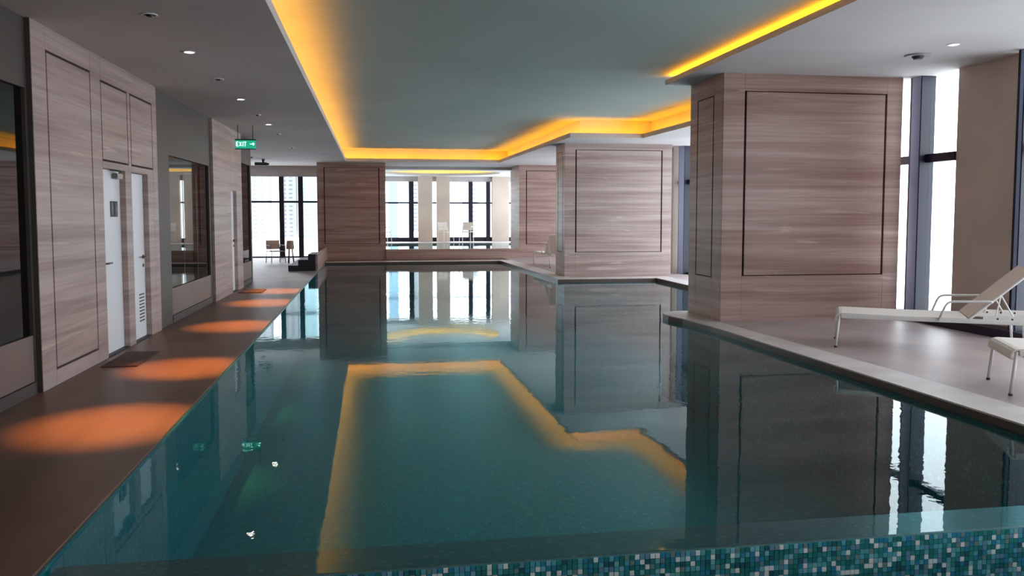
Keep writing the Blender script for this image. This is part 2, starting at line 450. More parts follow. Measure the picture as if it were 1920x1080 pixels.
# ------------------------------------------------------------------ windows
def window(n, mapf, u0, u1, z0, z1, mull, transoms, fw=0.10, fd=0.12, label=None, refl_face=False, sill=None):
    """mapf(u, d) -> (x, y) along the wall / depth; mull = [(centre, width)]"""
    root = bpy.data.objects.new('window_%d' % n, None); COL.objects.link(root); root['kind'] = 'structure'
    if label: root['label'] = label
    def slab(bm, ua, ub, d0, d1, za, zb):
        prism(bm, [mapf(ua, d0), mapf(ub, d0), mapf(ub, d1), mapf(ua, d1)], za, zb)
    edges = [u0] + [x for c, wd in mull for x in (c - wd / 2, c + wd / 2)] + [u1]
    for c, wd in mull:
        bm = bmesh.new(); slab(bm, c - wd / 2, c + wd / 2, -fd, 0.08, z0, z1); obj('mullion', bm, NAVY, root)
        if refl_face:
            bm = bmesh.new(); slab(bm, c - wd / 2 + 0.02, c + wd / 2 - 0.05, -fd - 0.008, -fd, z0, z1); obj('mullion_reflection', bm, BLUE_REFL, root)  # thin slab painted light blue to imitate a reflection on the mullion
    for za, zb in transoms:
        bm = bmesh.new()
        for i in range(0, len(edges), 2): slab(bm, edges[i], edges[i + 1], -0.05, 0.06, za, zb)
        obj('transom', bm, NAVY, root)
    for i in range(0, len(edges), 2):
        zs = [z0] + [x for t in transoms for x in t] + [z1]
        for j in range(0, len(zs), 2):
            if zs[j + 1] - zs[j] > 0.02 and edges[i + 1] - edges[i] > 0.02:
                bm = bmesh.new(); slab(bm, edges[i], edges[i + 1], 0.0, 0.012, zs[j], zs[j + 1]); obj('pane', bm, GLASS, root)
    return root
fr = lambda Y0: (lambda u, d: (u, Y0 + d))
rt_ = lambda u, d: (XW + d, u)
# left lobby windows
window(1, fr(31.5), -7.1, -1.65, 0.0, 2.92, [(-5.35, 0.17), (-3.20, 0.17), (-2.53, 0.17)], [(0, 0.05), (1.98, 2.05)], label='lobby window wall left of the far pillar')
structure('wall_lobby_head', B((-7.3, -1.65, 31.45, 31.7, 2.92, 3.95)), CEIL)
# bay windows
window(2, fr(37.1), -1.65, XW, 0.37, 2.98, [(-0.2, 0.2), (1.70, 0.21), (4.30, 0.18), (5.08, 0.18), (6.8, 0.18)], [(0.37, 0.55), (2.02, 2.09)], label='bay window wall behind the plunge pool')
structure('wall_bay_head', B((-1.7, XW + .1, 37.05, 37.3, 2.98, 3.95)), CEIL)
structure('wall_bay_sill', B((-1.7, XW + .1, 37.05, 37.3, -0.3, 0.37)), PLAST)
# right window wall : near part, between the near piers, beyond
window(3, rt_, -3.1, 9.25, ZF, 3.6, [(-0.8, 0.3), (2.2, 0.3), (5.2, 0.3), (8.2, 0.3), (9.15, .12)], [(ZF, ZF + 0.05), (2.33, 2.45)], fd=0.2, label='tall window wall beside the near loungers', refl_face=True)
window(4, rt_, 10.50, 20.98, ZF, 3.6, [(11.24, 0.26), (14.2, 0.3), (17.4, 0.3), (20.62, 0.42)], [(ZF, ZF + 0.05), (2.33, 2.45)], fd=0.14, label='tall window wall seen between near pillar and beige pier', refl_face=True)
window(5, rt_, 21.9, 37.0, ZF, 3.6, [(24.9, 0.3), (28.0, 0.3), (31.2, 0.3), (34.2, 0.3)], [(ZF, ZF + 0.05), (2.33, 2.45)], fd=0.2, label='tall window wall beyond the middle pillar')
structure('wall_right_head', B((XW, XW + 0.25, -3.2, 37.2, 3.6, 3.95)), PLAST)
structure('wall_right_base', B((XW, XW + 0.25, -3.2, 37.2, -0.4, ZF)), FLOORR)
def pier(name, box, label):
    o = obj(name, B(box), PLAST); tag(o, label, 'pier')
structure('trim_6', B((7.66, XW - 0.02, -3.1, 9.32, ZF, 0.16), (7.66, XW - .02, 9.32, 12.6, ZF, 0.16)), NAVY, 'dark low kerb at the foot of the right windows')
pier('plastered_pier', (XW - 0.02, XW + 0.2, 9.33, 10.50, ZF, 3.569), 'wide smooth beige pier behind the loungers at the right edge')
pier('plastered_pier', (XW - 0.22, XW + 0.2, 20.98, 21.90, ZF, 3.299), 'slim beige pier just right of the middle pillar')
pier('plastered_pier', (1.99, 2.60, 36.70, 37.04, 0.372, 3.2), 'darker beige pier left of centre in the bay windows')
pier('plastered_pier', (2.79, 3.37, 36.85, 37.04, 0.372, 3.2), 'lighter beige pier right of the dark one in the bay')
pier('plastered_pier', (5.24, 5.98, 36.80, 37.04, 0.372, 3.2), 'pinkish beige pier at the right of the bay windows')

# ------------------------------------------------------------------ pool
pool = thing('swimming_pool', 'long teal mosaic swimming pool with an overflow edge in front', 'pool')
b_ = bmesh.new(); prism(b_, [(-1.5, 4.17), (6.9, 4.17), (6.9, 27.4), (-1.5, 27.4)], -1.30, -1.22); obj('pool_floor', b_, MOS, pool)
bm = bmesh.new()
for i in range(len(POOL)):
    p, q = POOL[i], POOL[(i + 1) % len(POOL)]
    if i == 0: continue
    d = (Vector(q) - Vector(p)).normalized(); nn = Vector((d.y, -d.x)) * 0.018
    prism(bm, [p, q, tuple(Vector(q) + nn), tuple(Vector(p) + nn)], -1.25, -0.042 if i != 13 else -0.012)
obj('pool_wall', bm, MOS, pool)
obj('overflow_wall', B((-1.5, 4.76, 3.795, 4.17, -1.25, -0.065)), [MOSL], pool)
wm = bmesh.new()
wv = [wm.verts.new((x, y, -0.02)) for x, y in POOL]
for t in tessellate_polygon([[Vector((x, y, 0)) for x, y in POOL]]): wm.faces.new([wv[i] for i in t])
wt = obj('pool_water', wm, WATER)
tag(wt, 'still teal pool water reflecting the windows and the amber cove', 'water', kind='stuff')
# mosaic tiles on the overflow face
TC = [((44, 128, 132), 22), ((52, 146, 148), 18), ((50, 142, 178), 17), ((92, 180, 198), 11), ((106, 154, 186), 9), ((46, 102, 118), 6),
      ((112, 150, 150), 6), ((130, 196, 216), 5), ((232, 250, 255), 10), ((238, 240, 246), 2), ((120, 196, 200), 5)]
tms = []
for i, (c, k) in enumerate(TC):
    tms.append(mat('mosaic_glass_%d' % i, srgb(*c), 0.15))
pitch, ts = 0.0255, 0.0232
meshes = []
for i in range(len(TC)):
    bm = bmesh.new(); bx(bm, -ts / 2, ts / 2, 0, 0.005, -ts / 2, ts / 2)
    vs = [v for v in bm.verts if v.co.y < 0.001]
    for v in vs: v.co.x *= 0.93; v.co.z *= 0.93
    bmesh.ops.recalc_face_normals(bm, faces=bm.faces)
    me = bpy.data.meshes.new('mosaic_tile'); bm.to_mesh(me); bm.free(); me.materials.append(tms[i]); meshes.append(me)
pick = [i for i, (c, k) in enumerate(TC) for _ in range(k)]
cells = []
for r in range(14):
    for c in range(int((4.74 + 1.48) / pitch)):
        x = -1.48 + (c + 0.5) * pitch; z = -0.030 - (r + 0.5) * pitch
        cells.append((x, z, random.choice(pick)))
def seen(x, z):  # tile is inside the photographed frame
    return x < 3.25 and z > -0.03 - (x + 0.62) * 0.052
vis = sorted([c for c in cells if seen(c[0], c[1])], key=lambda c: c[0] ** 2 * 0.15 + (1.6 - c[1]) ** 2)
ps = set((c[0], c[1]) for c in vis[:300])
grout = obj('grout_bed', B((-1.5, 4.74, 3.784, 3.795, -0.70, -0.028)), mat('teal_grout', srgb(76, 122, 130), 0.6), pool)
rest = bmesh.new()
for x, z, k in cells:
    if (x, z) in ps:
        o = bpy.data.objects.new('mosaic_tile', meshes[k]); COL.objects.link(o)
        o.location = (x, 3.779, z); o.parent = pool
    else:
        n0 = len(rest.faces)
        bx(rest, x - ts / 2, x + ts / 2, 3.779, 3.784, z - ts / 2, z + ts / 2)
        rest.faces.ensure_lookup_table()
        for f in rest.faces[n0:]: f.material_index = k
obj('mosaic_tiles', rest, tms, pool, kind='stuff')

# ------------------------------------------------------------------ left wall, built along its own slightly turned axis
XF = Matrix.Translation((-2.92, 8.0, 0)) @ Matrix.Rotation(-0.0155, 4, 'Z') @ Matrix.Translation((0, -8.0, 0))
# local x = distance in front of the wall plane, y = along
wl = structure('wall_left', B((-0.32, -0.12, -3.2, 20.5, -0.3, 3.6)), PLAST, 'long left wall of stone panels, doors and smoked mirrors')
def clad(y0, y1, z0, z1, depth=0.0, m=TRAV, name='stone_slab'):
    return obj(name, B((-0.12, depth, y0, y1, z0, z1)), m, wl, bevel=0.003)
def panel(y0, y1, z0, z1, g=0.018):
    """a slab set in a recessed joint"""
    obj('joint', B((-0.12, -0.03, y0 - g, y1 + g, z0 - g, z1 + g)), GROOVE, wl)
    return obj('stone_panel', B((-0.03, 0.0, y0 + g * .3, y1 - g * .3, z0 + g * .3, z1 - g * .3)), TRAV, wl, bevel=0.003)
g = 0.018
# bay A: corner slab, big panel, doors with panels over
clad(8.05, 8.39 - g, 0, ZC); clad(8.39 - g, 9.53 + g, 0, 0.16 - g); clad(8.39 - g, 9.53 + g, 3.07 + g, ZC); panel(8.39, 9.53, 0.16, 3.07)
clad(9.53 + g, 9.88 - g, 0, ZC)
clad(9.88 - g, 12.12, 3.03 + g, ZC); panel(9.88, 10.80, 2.19, 3.03)
clad(10.80 + g, 10.94 - g, 2.10, 3.03 + g); panel(10.94, 11.88, 2.19, 3.03); clad(11.88 + g, 12.12, 0, 3.03 + g)
clad(9.88 - g, 10.80 + g, 2.10, 2.19 - g); clad(10.94 - g, 11.88 + g, 2.10, 2.19 - g)
clad(10.66, 10.91, 0, 2.10); clad(11.62, 11.88 + g, 0, 2.10)
obj('corner_return', B((-0.118, -0.002, 8.040, 8.049, 0, ZC)), BRONZE, wl)
# bay B with door 3
clad(15.87, 17.60, 0, ZC); clad(17.60, 18.22, 2.06, ZC); clad(18.22, 18.90, 0, ZC)
# bay behind the camera side
clad(-3.1, 3.2, 0, ZC)
# doors
def door(n, y0, y1, hinge_far, label):
    d = obj('door_%d' % n, B((-0.105, -0.065, y0 + 0.004, y1 - 0.004, 0.012, 2.095)), WHITE); d['kind'] = 'structure'; d['label'] = label
    obj('door_jamb', B((-0.115, -0.03, y0 - 0.001, y0 + 0.003, 0, 2.098)), TRAVP, d)
    obj('threshold', B((-0.115, 0.0, y0, y1, 0.0, 0.011)), BLACK, d)
    yh = y0 + 0.09 if hinge_far else y1 - 0.09
    dr = 1 if hinge_far else -1
    bm = bmesh.new(); tube(bm, [(-0.066, yh, 1.04), (-0.012, yh, 1.04), (-0.012, yh + dr * 0.15, 1.04)], 0.011)
    h = obj('door_handle', bm, CHROME, d, smooth=True)
    bm = bmesh.new(); XFc = Matrix.Rotation(math.pi / 2, 4, 'Y')
    for zz, r in ((1.04, 0.027), (0.93, 0.022)):
        for k in range(1):
            vs = []
            cyl2(bm, yh, zz, r)
    obj('lock_rosette', bm, CHROME, d)
    return d
def cyl2(bm, y, z, r, x0=-0.065, x1=-0.055, n=16):
    a = [bm.verts.new(XF @ Vector((x0, y + r * math.cos(2 * math.pi * i / n), z + r * math.sin(2 * math.pi * i / n)))) for i in range(n)]
    b = [bm.verts.new(XF @ Vector((x1, y + r * math.cos(2 * math.pi * i / n), z + r * math.sin(2 * math.pi * i / n)))) for i in range(n)]
    bm.faces.new(a); bm.faces.new(b[::-1])
    for i in range(n): bm.faces.new([a[i], a[(i + 1) % n], b[(i + 1) % n], b[i]])
d1 = door(1, 9.88, 10.66, True, 'white restroom door with two dark pictogram plates')
d2 = door(2, 10.91, 11.62, False, 'narrow white service door with a louvred vent')
d3 = door(3, 17.60, 18.22, False, 'white far door beside the last smoked mirror')
# closer on door 1
cl = obj('door_closer', B((-0.065, 0.0, 10.36, 10.58, 2.00, 2.06)), CHROME, d1, bevel=0.006)
bm = bmesh.new(); tube(bm, [(-0.03, 10.52, 2.07), (0.06, 10.34, 2.08), (-0.03, 10.2, 2.09)], 0.009); obj('closer_arm', bm, CHROME, d1)
# louvre slots of door 2
bm = bmesh.new()
for k in range(9):
    z = 0.22 + k * 0.042
    bx(bm, -0.0655, -0.058, 11.32, 11.52, z, z + 0.014)
obj('vent_louvres', bm, GREYD, d2, kind='stuff')
# restroom plates on door 1
for k, y in enumerate((10.28, 10.415)):
    sp = obj('pictogram_plate', B((-0.065, -0.058, y, y + 0.115, 1.56, 1.74)), GREYD, d1)
    bm = bmesh.new()
    yc = y + 0.0575
    cyl2(bm, yc, 1.708, 0.012, -0.058, -0.055, 10)
    if k == 0: bx(bm, -0.058, -0.055, yc - 0.016, yc + 0.016, 1.64, 1.692)
    else: prism_yz = [(yc - 0.009, 1.692), (yc + 0.009, 1.692), (yc + 0.026, 1.635), (yc - 0.026, 1.635)]; vs = [bm.verts.new(XF @ Vector((-0.055, a_, b_))) for a_, b_ in prism_yz]; bm.faces.new(vs)
    bx(bm, -0.058, -0.055, yc - 0.012, yc - 0.002, 1.585, 1.64); bx(bm, -0.058, -0.055, yc + 0.002, yc + 0.012, 1.585, 1.64)
    obj('pictogram', bm, SIGNL, sp)
# smoked mirrors
def mirror(y0, y1, g0, g1, z0, z1, label, joints=()):
    t = thing('wall_mirror', label, 'mirror')
    bm = B((-0.12, -0.045, y0, g0, 0.0, ZC), (-0.12, -0.045, g1, y1, 0.0, ZC), (-0.12, -0.045, g0, g1, z1, ZC))
    obj('mirror_surround', bm, BRONZE, t)
    obj('dado_panel', B((-0.12, -0.050, g0, g1, 0.11, z0)), DADO, t)
    obj('skirting', B((-0.12, -0.035, g0, g1, 0.0, 0.105)), BRONZE, t)
    ys = [g0] + list(joints) + [g1]
    for a, b in zip(ys, ys[1:]):
        obj('mirror_pane', B((-0.12, -0.075, a + 0.003, b - 0.003, z0, z1)), MIRROR, t)
    for j in joints:
        obj('bevel_strip', B((-0.08, -0.071, j - 0.006, j + 0.006, z0, z1 - 0.2)), CHROME, t)
    return t
mirror(3.2, 8.04, 3.6, 8.0, 0.52, 2.69, 'large smoked mirror at the left edge of the picture', joints=(5.6,))
mirror(12.12, 15.87, 12.92, 15.70, 0.50, 2.44, 'tall smoked mirror between the two white doors and the far door', joints=(13.85, 14.80))
mirror(18.90, 20.5, 19.1, 20.35, 0.50, 2.7, 'narrow dark smoked mirror at the end of the left wall')
XF = Matrix.Identity(4)
# door mats
def mat_rug(x0, x1, y0, y1, label):
    o = obj('door_mat', B((x0, x1, y0, y1, 0.0, 0.012)), MAT_RUG, bevel=0.004); tag(o, label, 'mat')
mat_rug(-2.80, -2.44, 9.25, 10.2, 'thin brown doormat in front of the restroom door')
mat_rug(-2.66, -2.2, 17.5, 18.3, 'dark doormat in front of the far door')

# ------------------------------------------------------------------ pillars
def slabs_face(root, org, ux, nx, W, Z0, Z1, px0, px1, pz0, pz1, m, g=0.016, th=0.03):
    """clad a pillar face: frame slabs, recessed joint, inner panel.  ux along, nx outward"""
    o = Vector(org); u = Vector(ux); nn = Vector(nx)
    def bl(name, a, b, za, zb, d0, d1, mm):
        bm = bmesh.new()
        pts = [o + u * a + nn * d0, o + u * b + nn * d0, o + u * b + nn * d1, o + u * a + nn * d1]
        prism(bm, [(p.x, p.y) for p in pts], za, zb)
        obj(name, bm, mm, root, bevel=0.002 if name != 'joint' else 0)
    if px0 is None:
        bl('stone_slab', 0, W, Z0, Z1, 0, th, m); return
    bl('stone_slab', 0, px0 - g, Z0, Z1, 0, th, m); bl('stone_slab', px1 + g, W, Z0, Z1, 0, th, m)
    bl('stone_slab', px0 - g, px1 + g, Z0, pz0 - g * .5, 0, th, m); bl('stone_slab', px0 - g, px1 + g, pz1 + g * .5, Z1, 0, th, m)
    bl('stone_panel', px0 + g, px1 - g, pz0 + g * .4, pz1 - g * .4, 0, th, m)
def pillar(label, x0, x1, y0, y1, z0, z1, front, side, m, right=None):
    t = thing('stone_pillar', label, 'pillar', ((x0 + x1) / 2, (y0 + y1) / 2, z0))
    ox, oy = t.location.x, t.location.y
    th = 0.03
    zz0, zz1 = 0.0, z1 - z0
    X0, X1, Y0, Y1 = x0 - ox, x1 - ox, y0 - oy, y1 - oy
    obj('joint_core', B((X0 + th, X1 - th, Y0 + th, Y1 - th, zz0, zz1)), GROOVE, t)
    f = front; W = x1 - x0
    slabs_face(t, (X0, Y0 + th), (1, 0), (0, -1), W, zz0, zz1, *(f or (None,) * 4), m)
    W2 = y1 - y0 - th
    s = side
    slabs_face(t, (X0 + th, Y1), (0, -1), (-1, 0), W2, zz0, zz1, *(s or (None,) * 4), m)
    slabs_face(t, (X1 - th, Y0 + th), (0, 1), (1, 0), W2, zz0, zz1, *(right or (None,) * 4), m)
    slabs_face(t, (X1 - th, Y1 - th), (-1, 0), (0, 1), W - 2 * th, zz0, zz1, None, None, None, None, m)
    return t
pillar('wide near pillar of rose travertine at the right edge of the pool', 4.90, 7.66, 11.33, 12.58, ZF, ZR, (0.33, 2.50, 0.66, 3.27), (0.30, 0.90, 0.62, 3.24), TRAVP)
pillar('middle pillar of pale travertine standing at the pool corner', 4.64, 7.36, 20.10, 21.10, ZF, ZC, (0.28, 2.46, 0.60, 3.09), (0.25, 0.78, 0.60, 3.05), TRAV)
pillar('far right pillar beside the raised plunge pool', 5.16, 7.6, 29.5, 31.4, ZF, ZC, (0.26, 2.2, 0.46, 3.05), None, TRAVP)
pillar('far left pillar facing the camera at the end of the pool', -1.80, 0.47, 29.0, 31.6, 0.03, ZC, (0.24, 2.05, 0.55, 3.1), None, TRAVP)

# ------------------------------------------------------------------ raised plunge pool, low wall, steps
pp = thing('plunge_pool', 'raised plunge pool clad in brown stone beyond the main pool', 'pool')
obj('front_wall', B((0.47, 5.16, 28.95, 29.2, 0.03, 0.375)), TRAVP, pp, bevel=0.004)
obj('basin', B((0.47, 5.1, 29.2, 35.3, 0.03, 0.15)), MOS, pp)
obj('side_wall', B((5.1, 5.16, 29.2, 29.5, 0.03, 0.375), (5.9, 6.0, 31.6, 35.4, 0.03, 0.375), (-1.6, -1.5, 31.7, 35.4, 0.03, .375)), TRAVP, pp)
obj('curb', B((-1.64, XW - 0.05, 35.3, 37.04, 0.0, 0.37)), COPE, pp, bevel=0.004)
wm = bmesh.new(); prism(wm, [(0.48, 29.205), (5.09, 29.205), (5.09, 31.6), (5.89, 31.6), (5.89, 35.29), (-1.49, 35.29), (-1.49, 31.7), (0.48, 31.7)], 0.33, 0.355)
WATER2 = water_mat('plunge_water', (0.8, 0.9, 0.92, 1), 0.02)
o = obj('plunge_water', wm, WATER2); tag(o, 'flat water in the raised plunge pool under the bay windows', 'water', kind='stuff')
lw = obj('low_wall', B((-1.56, -1.50, 24.0, 29.0, 0.0, 0.46)), TRAVP, bevel=0.004); tag(lw, 'low brown stone wall at the far left corner of the pool', 'low wall')
st = thing('step_block', 'dark stone steps rising to the low wall by the far left pillar', 'steps', (-2.3, 24.0, 0))
for k in range(3):
    obj('step', B((0.27 * k, 0.735, 0, 1.4, 0.155 * k + (0.001 if k else 0), 0.155 * (k + 1))), DARKST, st, bevel=0.006)
# landing
obj('landing', B((0.0, 0.735, 1.4, 3.0, 0, 0.155)), DARKST, st)

# ------------------------------------------------------------------ ceiling fittings
def fitting(x, y, z, lit, label, r=0.05, group=None, spot=None):
    t = thing('ceiling_downlight', label, 'downlight', (x, y, z), group=group)
    bm = bmesh.new(); ring(bm, 0, 0, -0.008, 0.0, r, r + 0.018); obj('trim_ring', bm, WHITEM, t)
    bm = bmesh.new(); cyl(bm, 0, 0, -0.004, -0.001, r); obj('lens', bm, LAMPW if lit else BLACK, t)
    if not lit:
        bm = bmesh.new(); cyl(bm, 0, 0, -0.020, -0.004, r * 0.45, r * 0.6); obj('nozzle', bm, BLACK, t)
    return t
def spot(x, y, z, tx, ty, power, size=27, blend=1.0, col=(1, 0.37, 0.06)):
    d = bpy.data.lights.new('walkway_spot', 'SPOT'); d.energy = power; d.color = col
    d.spot_size = math.radians(size); d.spot_blend = blend; d.shadow_soft_size = 0.03
    o = bpy.data.objects.new('walkway_spot', d); COL.objects.link(o)
    o.location = (x, y, z - 0.04)
    v = Vector((tx - x, ty - y, -z)); o.rotation_euler = v.to_track_quat('-Z', 'Y').to_euler()
SP = 900
ords = ['nearest', 'second', 'third']
for i, (x, y) in enumerate([(-1.88, 9.46), (-1.91, 13.21), (-1.93, 16.82)]):
    fitting(x, y, ZC, True, '%s lit white downlight of the left ceiling row' % ords[i], 0.05)
for i, (x, y, n_) in enumerate([(-1.86, 7.76, 'nearest dark ceiling nozzle above the left walkway'), (-1.90, 11.29, 'second dark ceiling nozzle above the left walkway'),
                                (-1.93, 15.22, 'third dark ceiling nozzle above the left walkway'), (-1.97, 18.80, 'fourth dark ceiling nozzle above the left walkway'),
                                (-2.03, 22.69, 'fifth, farthest dark nozzle of the left ceiling row')]):
    fitting(x, y, ZC, False, n_, 0.05)
for (x, y, tx, ty) in [(-1.86, 7.76, -1.95, 6.75), (-1.88, 9.46, -1.90, 9.1), (-1.91, 13.21, -1.9, 12.4), (-1.93, 16.82, -1.88, 15.6), (-1.97, 18.8, -1.9, 17.9)]:
    spot(x, y, ZC, tx, ty, SP)
fitting(6.73, 9.02, ZR, True, 'lit downlight above the loungers at the upper right', 0.05)
t = thing('smoke_detector', 'round smoke detector on the ceiling right of the near pillar', 'detector', (6.74, 9.69, ZR))
bm = bmesh.new(); cyl(bm, 0, 0, -0.018, 0, 0.15, 0.16, 28); obj('base_plate', bm, mat('detector_grey', srgb(150, 146, 150), .5), t)
bm = bmesh.new(); cyl(bm, 0, 0, -0.055, -0.018, 0.05, 0.075, 20); obj('sensor_dome', bm, GREYD, t)
for i, (x, y, lb) in enumerate([(-3.61, 26.6, 'small dome on the lobby ceiling near the mirror end'), (-3.75, 29.8, 'small dome on the lobby ceiling by the window head')]):
    t = thing('ceiling_dome', lb, 'detector', (x, y, ZC)); bm = bmesh.new(); cyl(bm, 0, 0, -0.05, 0, 0.05, 0.1); obj('dome', bm, mat('dome_brown%d' % i, srgb(120, 104, 96), .5), t)
t = thing('security_camera', 'dark security camera hanging from the lobby ceiling', 'camera', (-3.35, 27.6, ZC))
bm = bmesh.new(); cyl(bm, 0, 0, -0.10, 0, 0.03, 0.05, 12); obj('mount', bm, GREYD, t)
bm = bmesh.new(); bx(bm, -0.26, 0.12, -0.06, 0.06, -0.2, -0.10); obj('body', bm, GREYD, t, bevel=0.015)
bm = bmesh.new(); cyl(bm, 0.13, 0, -0.19, -0.12, 0.05, 0.05, 12); obj('lens_hood', bm, BLACK, t)
# exit sign
t = thing('exit_sign', 'small glowing green exit sign hanging from the left ceiling', 'sign', (-2.39, 17.0, 2.845))
obj('sign_box', B((-0.185, 0.185, 0, 0.05, 0, 0.165)), SIGNG, t, bevel=0.006)
obj('sign_frame', B((-0.195, 0.195, 0.005, 0.055, 0.16, 0.185), (-0.195, 0.195, 0.005, 0.055, -0.012, 0.003)), GREYD, t)
for sx in (-0.14, 0.14):
    obj('hanger_rod', B((sx - 0.006, sx + 0.006, 0.02, 0.032, 0.185, ZC - 2.845)), CHROME, t)
# EXIT letters from bars, running man panel at the right
def bars(bm, L): 
    for x0, z0, x1, z1, wd in L:
        a = Vector((x0, 0, z0)); b = Vector((x1, 0, z1)); d = (b - a).normalized(); q = Vector((-d.z, 0, d.x)) * wd / 2
        f = [a + q, b + q, b - q, a - q]
        lo = [bm.verts.new(p + Vector((0, 0.001, 0))) for p in f]; hi = [bm.verts.new(p + Vector((0, -0.003, 0))) for p in f]
        bm.faces.new(lo); bm.faces.new(hi[::-1])
        for i in range(4): bm.faces.new([lo[i], lo[(i + 1) % 4], hi[(i + 1) % 4], hi[i]])
h0, h1, wd = 0.05, 0.125, 0.013
bm = bmesh.new()
def lx(k): return -0.165 + k * 0.056
x = lx(0); bars(bm, [(x, h0, x, h1, wd), (x, h1, x + .036, h1, wd), (x, (h0 + h1) / 2, x + .03, (h0 + h1) / 2, wd), (x, h0, x + .036, h0, wd)])
x = lx(1); bars(bm, [(x, h0, x + .036, h1, wd), (x, h1, x + .036, h0, wd)])
x = lx(2) - 0.0; bars(bm, [(x + .01, h0 - .006, x + .01, h1 + .006, wd)])
x = lx(3) - 0.026; bars(bm, [(x, h1, x + .04, h1, wd), (x + .02, h0 - .006, x + .02, h1, wd)])
bars(bm, [(0.085, 0.09, 0.165, 0.09, wd), (0.165, 0.09, 0.14, 0.115, wd), (0.165, 0.09, 0.14, 0.065, wd)])
obj('sign_lettering', bm, SIGNW, t)

# ------------------------------------------------------------------ sun loungers
def make_lounger(W=0.76, back_ang=43):
    root = bpy.data.objects.new('sun_lounger', None); COL.objects.link(root)
    L, h = 2.1, 0.388
    seat_end = 1.36
    # side rails and cross bars
    for y in (0.0, W - 0.03): obj('side_rail', B((0.05, L, y, y + 0.03, h - 0.045, h + 0.004)), WHITEM, root, bevel=0.006)
    for x in (0.06, 0.75, L - 0.03): obj('cross_bar', B((x, x + 0.03, 0.03, W - 0.03, h - 0.045, h - 0.018)), WHITEM, root)
    prof = [(-0.005, h - 0.075), (-0.004, h - 0.04), (0.008, h - 0.012), (0.03, h + 0.004), (0.06, h + 0.009), (0.4, h + 0.004), (0.8, h), (seat_end, h + 0.004)]
    bm = bmesh.new(); ribbon(bm, prof, 0.012, W - 0.012, 0.014); obj('seat_sling', bm, SLING, root)
    bm = bmesh.new(); tube(bm, [(0.004, 0.02, h - 0.07), (0.004, W - 0.02, h - 0.07)], 0.013); obj('foot_bar', bm, WHITEM, root)
    # legs
    for (x, y, dx) in ((0.035, 0.018, -0.035), (0.035, W - 0.018, -0.035), (L - 0.22, 0.018, 0.03), (L - 0.22, W - 0.018, 0.03)):
        bm = bmesh.new(); tube(bm, [(x, y, h - 0.01), (x + dx, y, 0.014)], 0.0145, 10); lg = obj('leg', bm, WHITEM, root, smooth=True)
        bm = bmesh.new(); cyl(bm, x + dx, y, 0, 0.02, 0.018, 0.017, 12); obj('foot_cap', bm, GREYD, lg)
    # backrest
    a = math.radians(back_ang); Lb = 0.80
    c, s = math.cos(a), math.sin(a)
    bp = [(seat_end + t * c, h + 0.012 + t * s) for t in (0, 0.18, 0.36, 0.54, Lb)]
    bm = bmesh.new(); ribbon(bm, bp, 0.012, W - 0.012, 0.022); bk = obj('backrest', bm, SLINGB, root)
    bm = bmesh.new()
    for y in (0.014, W - 0.014): tube(bm, [(seat_end, y, h + 0.0), (seat_end + Lb * c, y, h + Lb * s)], 0.015)
    tube(bm, [(seat_end + Lb * c, 0.014, h + Lb * s), (seat_end + Lb * c, W - 0.014, h + Lb * s)], 0.015)
    obj('backrest_frame', bm, WHITEM, bk)
    # armrests
    for y in (-0.012, W + 0.012):
        bm = bmesh.new()
        tube(bm, [(1.06, y, h - 0.02), (1.14, y, h + 0.19), (seat_end + 0.27 * c, y, h + 0.205), (seat_end + 0.30 * c, y, h + 0.19)], 0.0125)
        obj('armrest', bm, WHITEM, root, smooth=True)
    # ratchet plates with holes and prop struts
    for y in (0.034, W - 0.040):
        bm = bmesh.new(); bx(bm, 1.50, L - 0.02, y, y + 0.006, h - 0.03, h + 0.045); r = obj('ratchet_plate', bm, WHITEM, root)
        for x in (1.64, 1.78, 1.92):
            bm = bmesh.new()
            for yy in (y - 0.001,): bx(bm, x - 0.009, x + 0.009, yy, yy + 0.008, h + 0.004, h + 0.022)
            obj('ratchet_hole', bm, BLACK, r)
    for y in (0.05, W - 0.05):
        for x in (1.62, 1.80):
            bm = bmesh.new(); tube(bm, [(x, y, h + 0.02), (seat_end + 0.42 * c, y, h + 0.40 * s)], 0.008)
            obj('prop_strut', bm, WHITEM, root)
    return root
GL = 'white sling sun loungers on the deck'
lo = make_lounger()
tag(lo, 'white sun lounger with blush backrest standing before the beige pier', 'sun lounger', GL)
lo.location = (5.28, 8.93, ZF); lo.rotation_euler = (0, 0, math.atan2(-0.505, 0.863))
l2 = copy_tree(lo); tag(l2, 'nearest white sun lounger, only its foot end in view', 'sun lounger', GL)
l2.location = (5.34, 6.28, ZF); l2.rotation_euler = (0, 0, math.atan2(-0.434, 0.901))
l3 = copy_tree(lo); tag(l3, 'distant white lounger half hidden behind the middle pillar', 'sun lounger', GL)
l3.location = (4.88, 25.4, ZF); l3.rotation_euler = (0, 0, math.radians(-87))
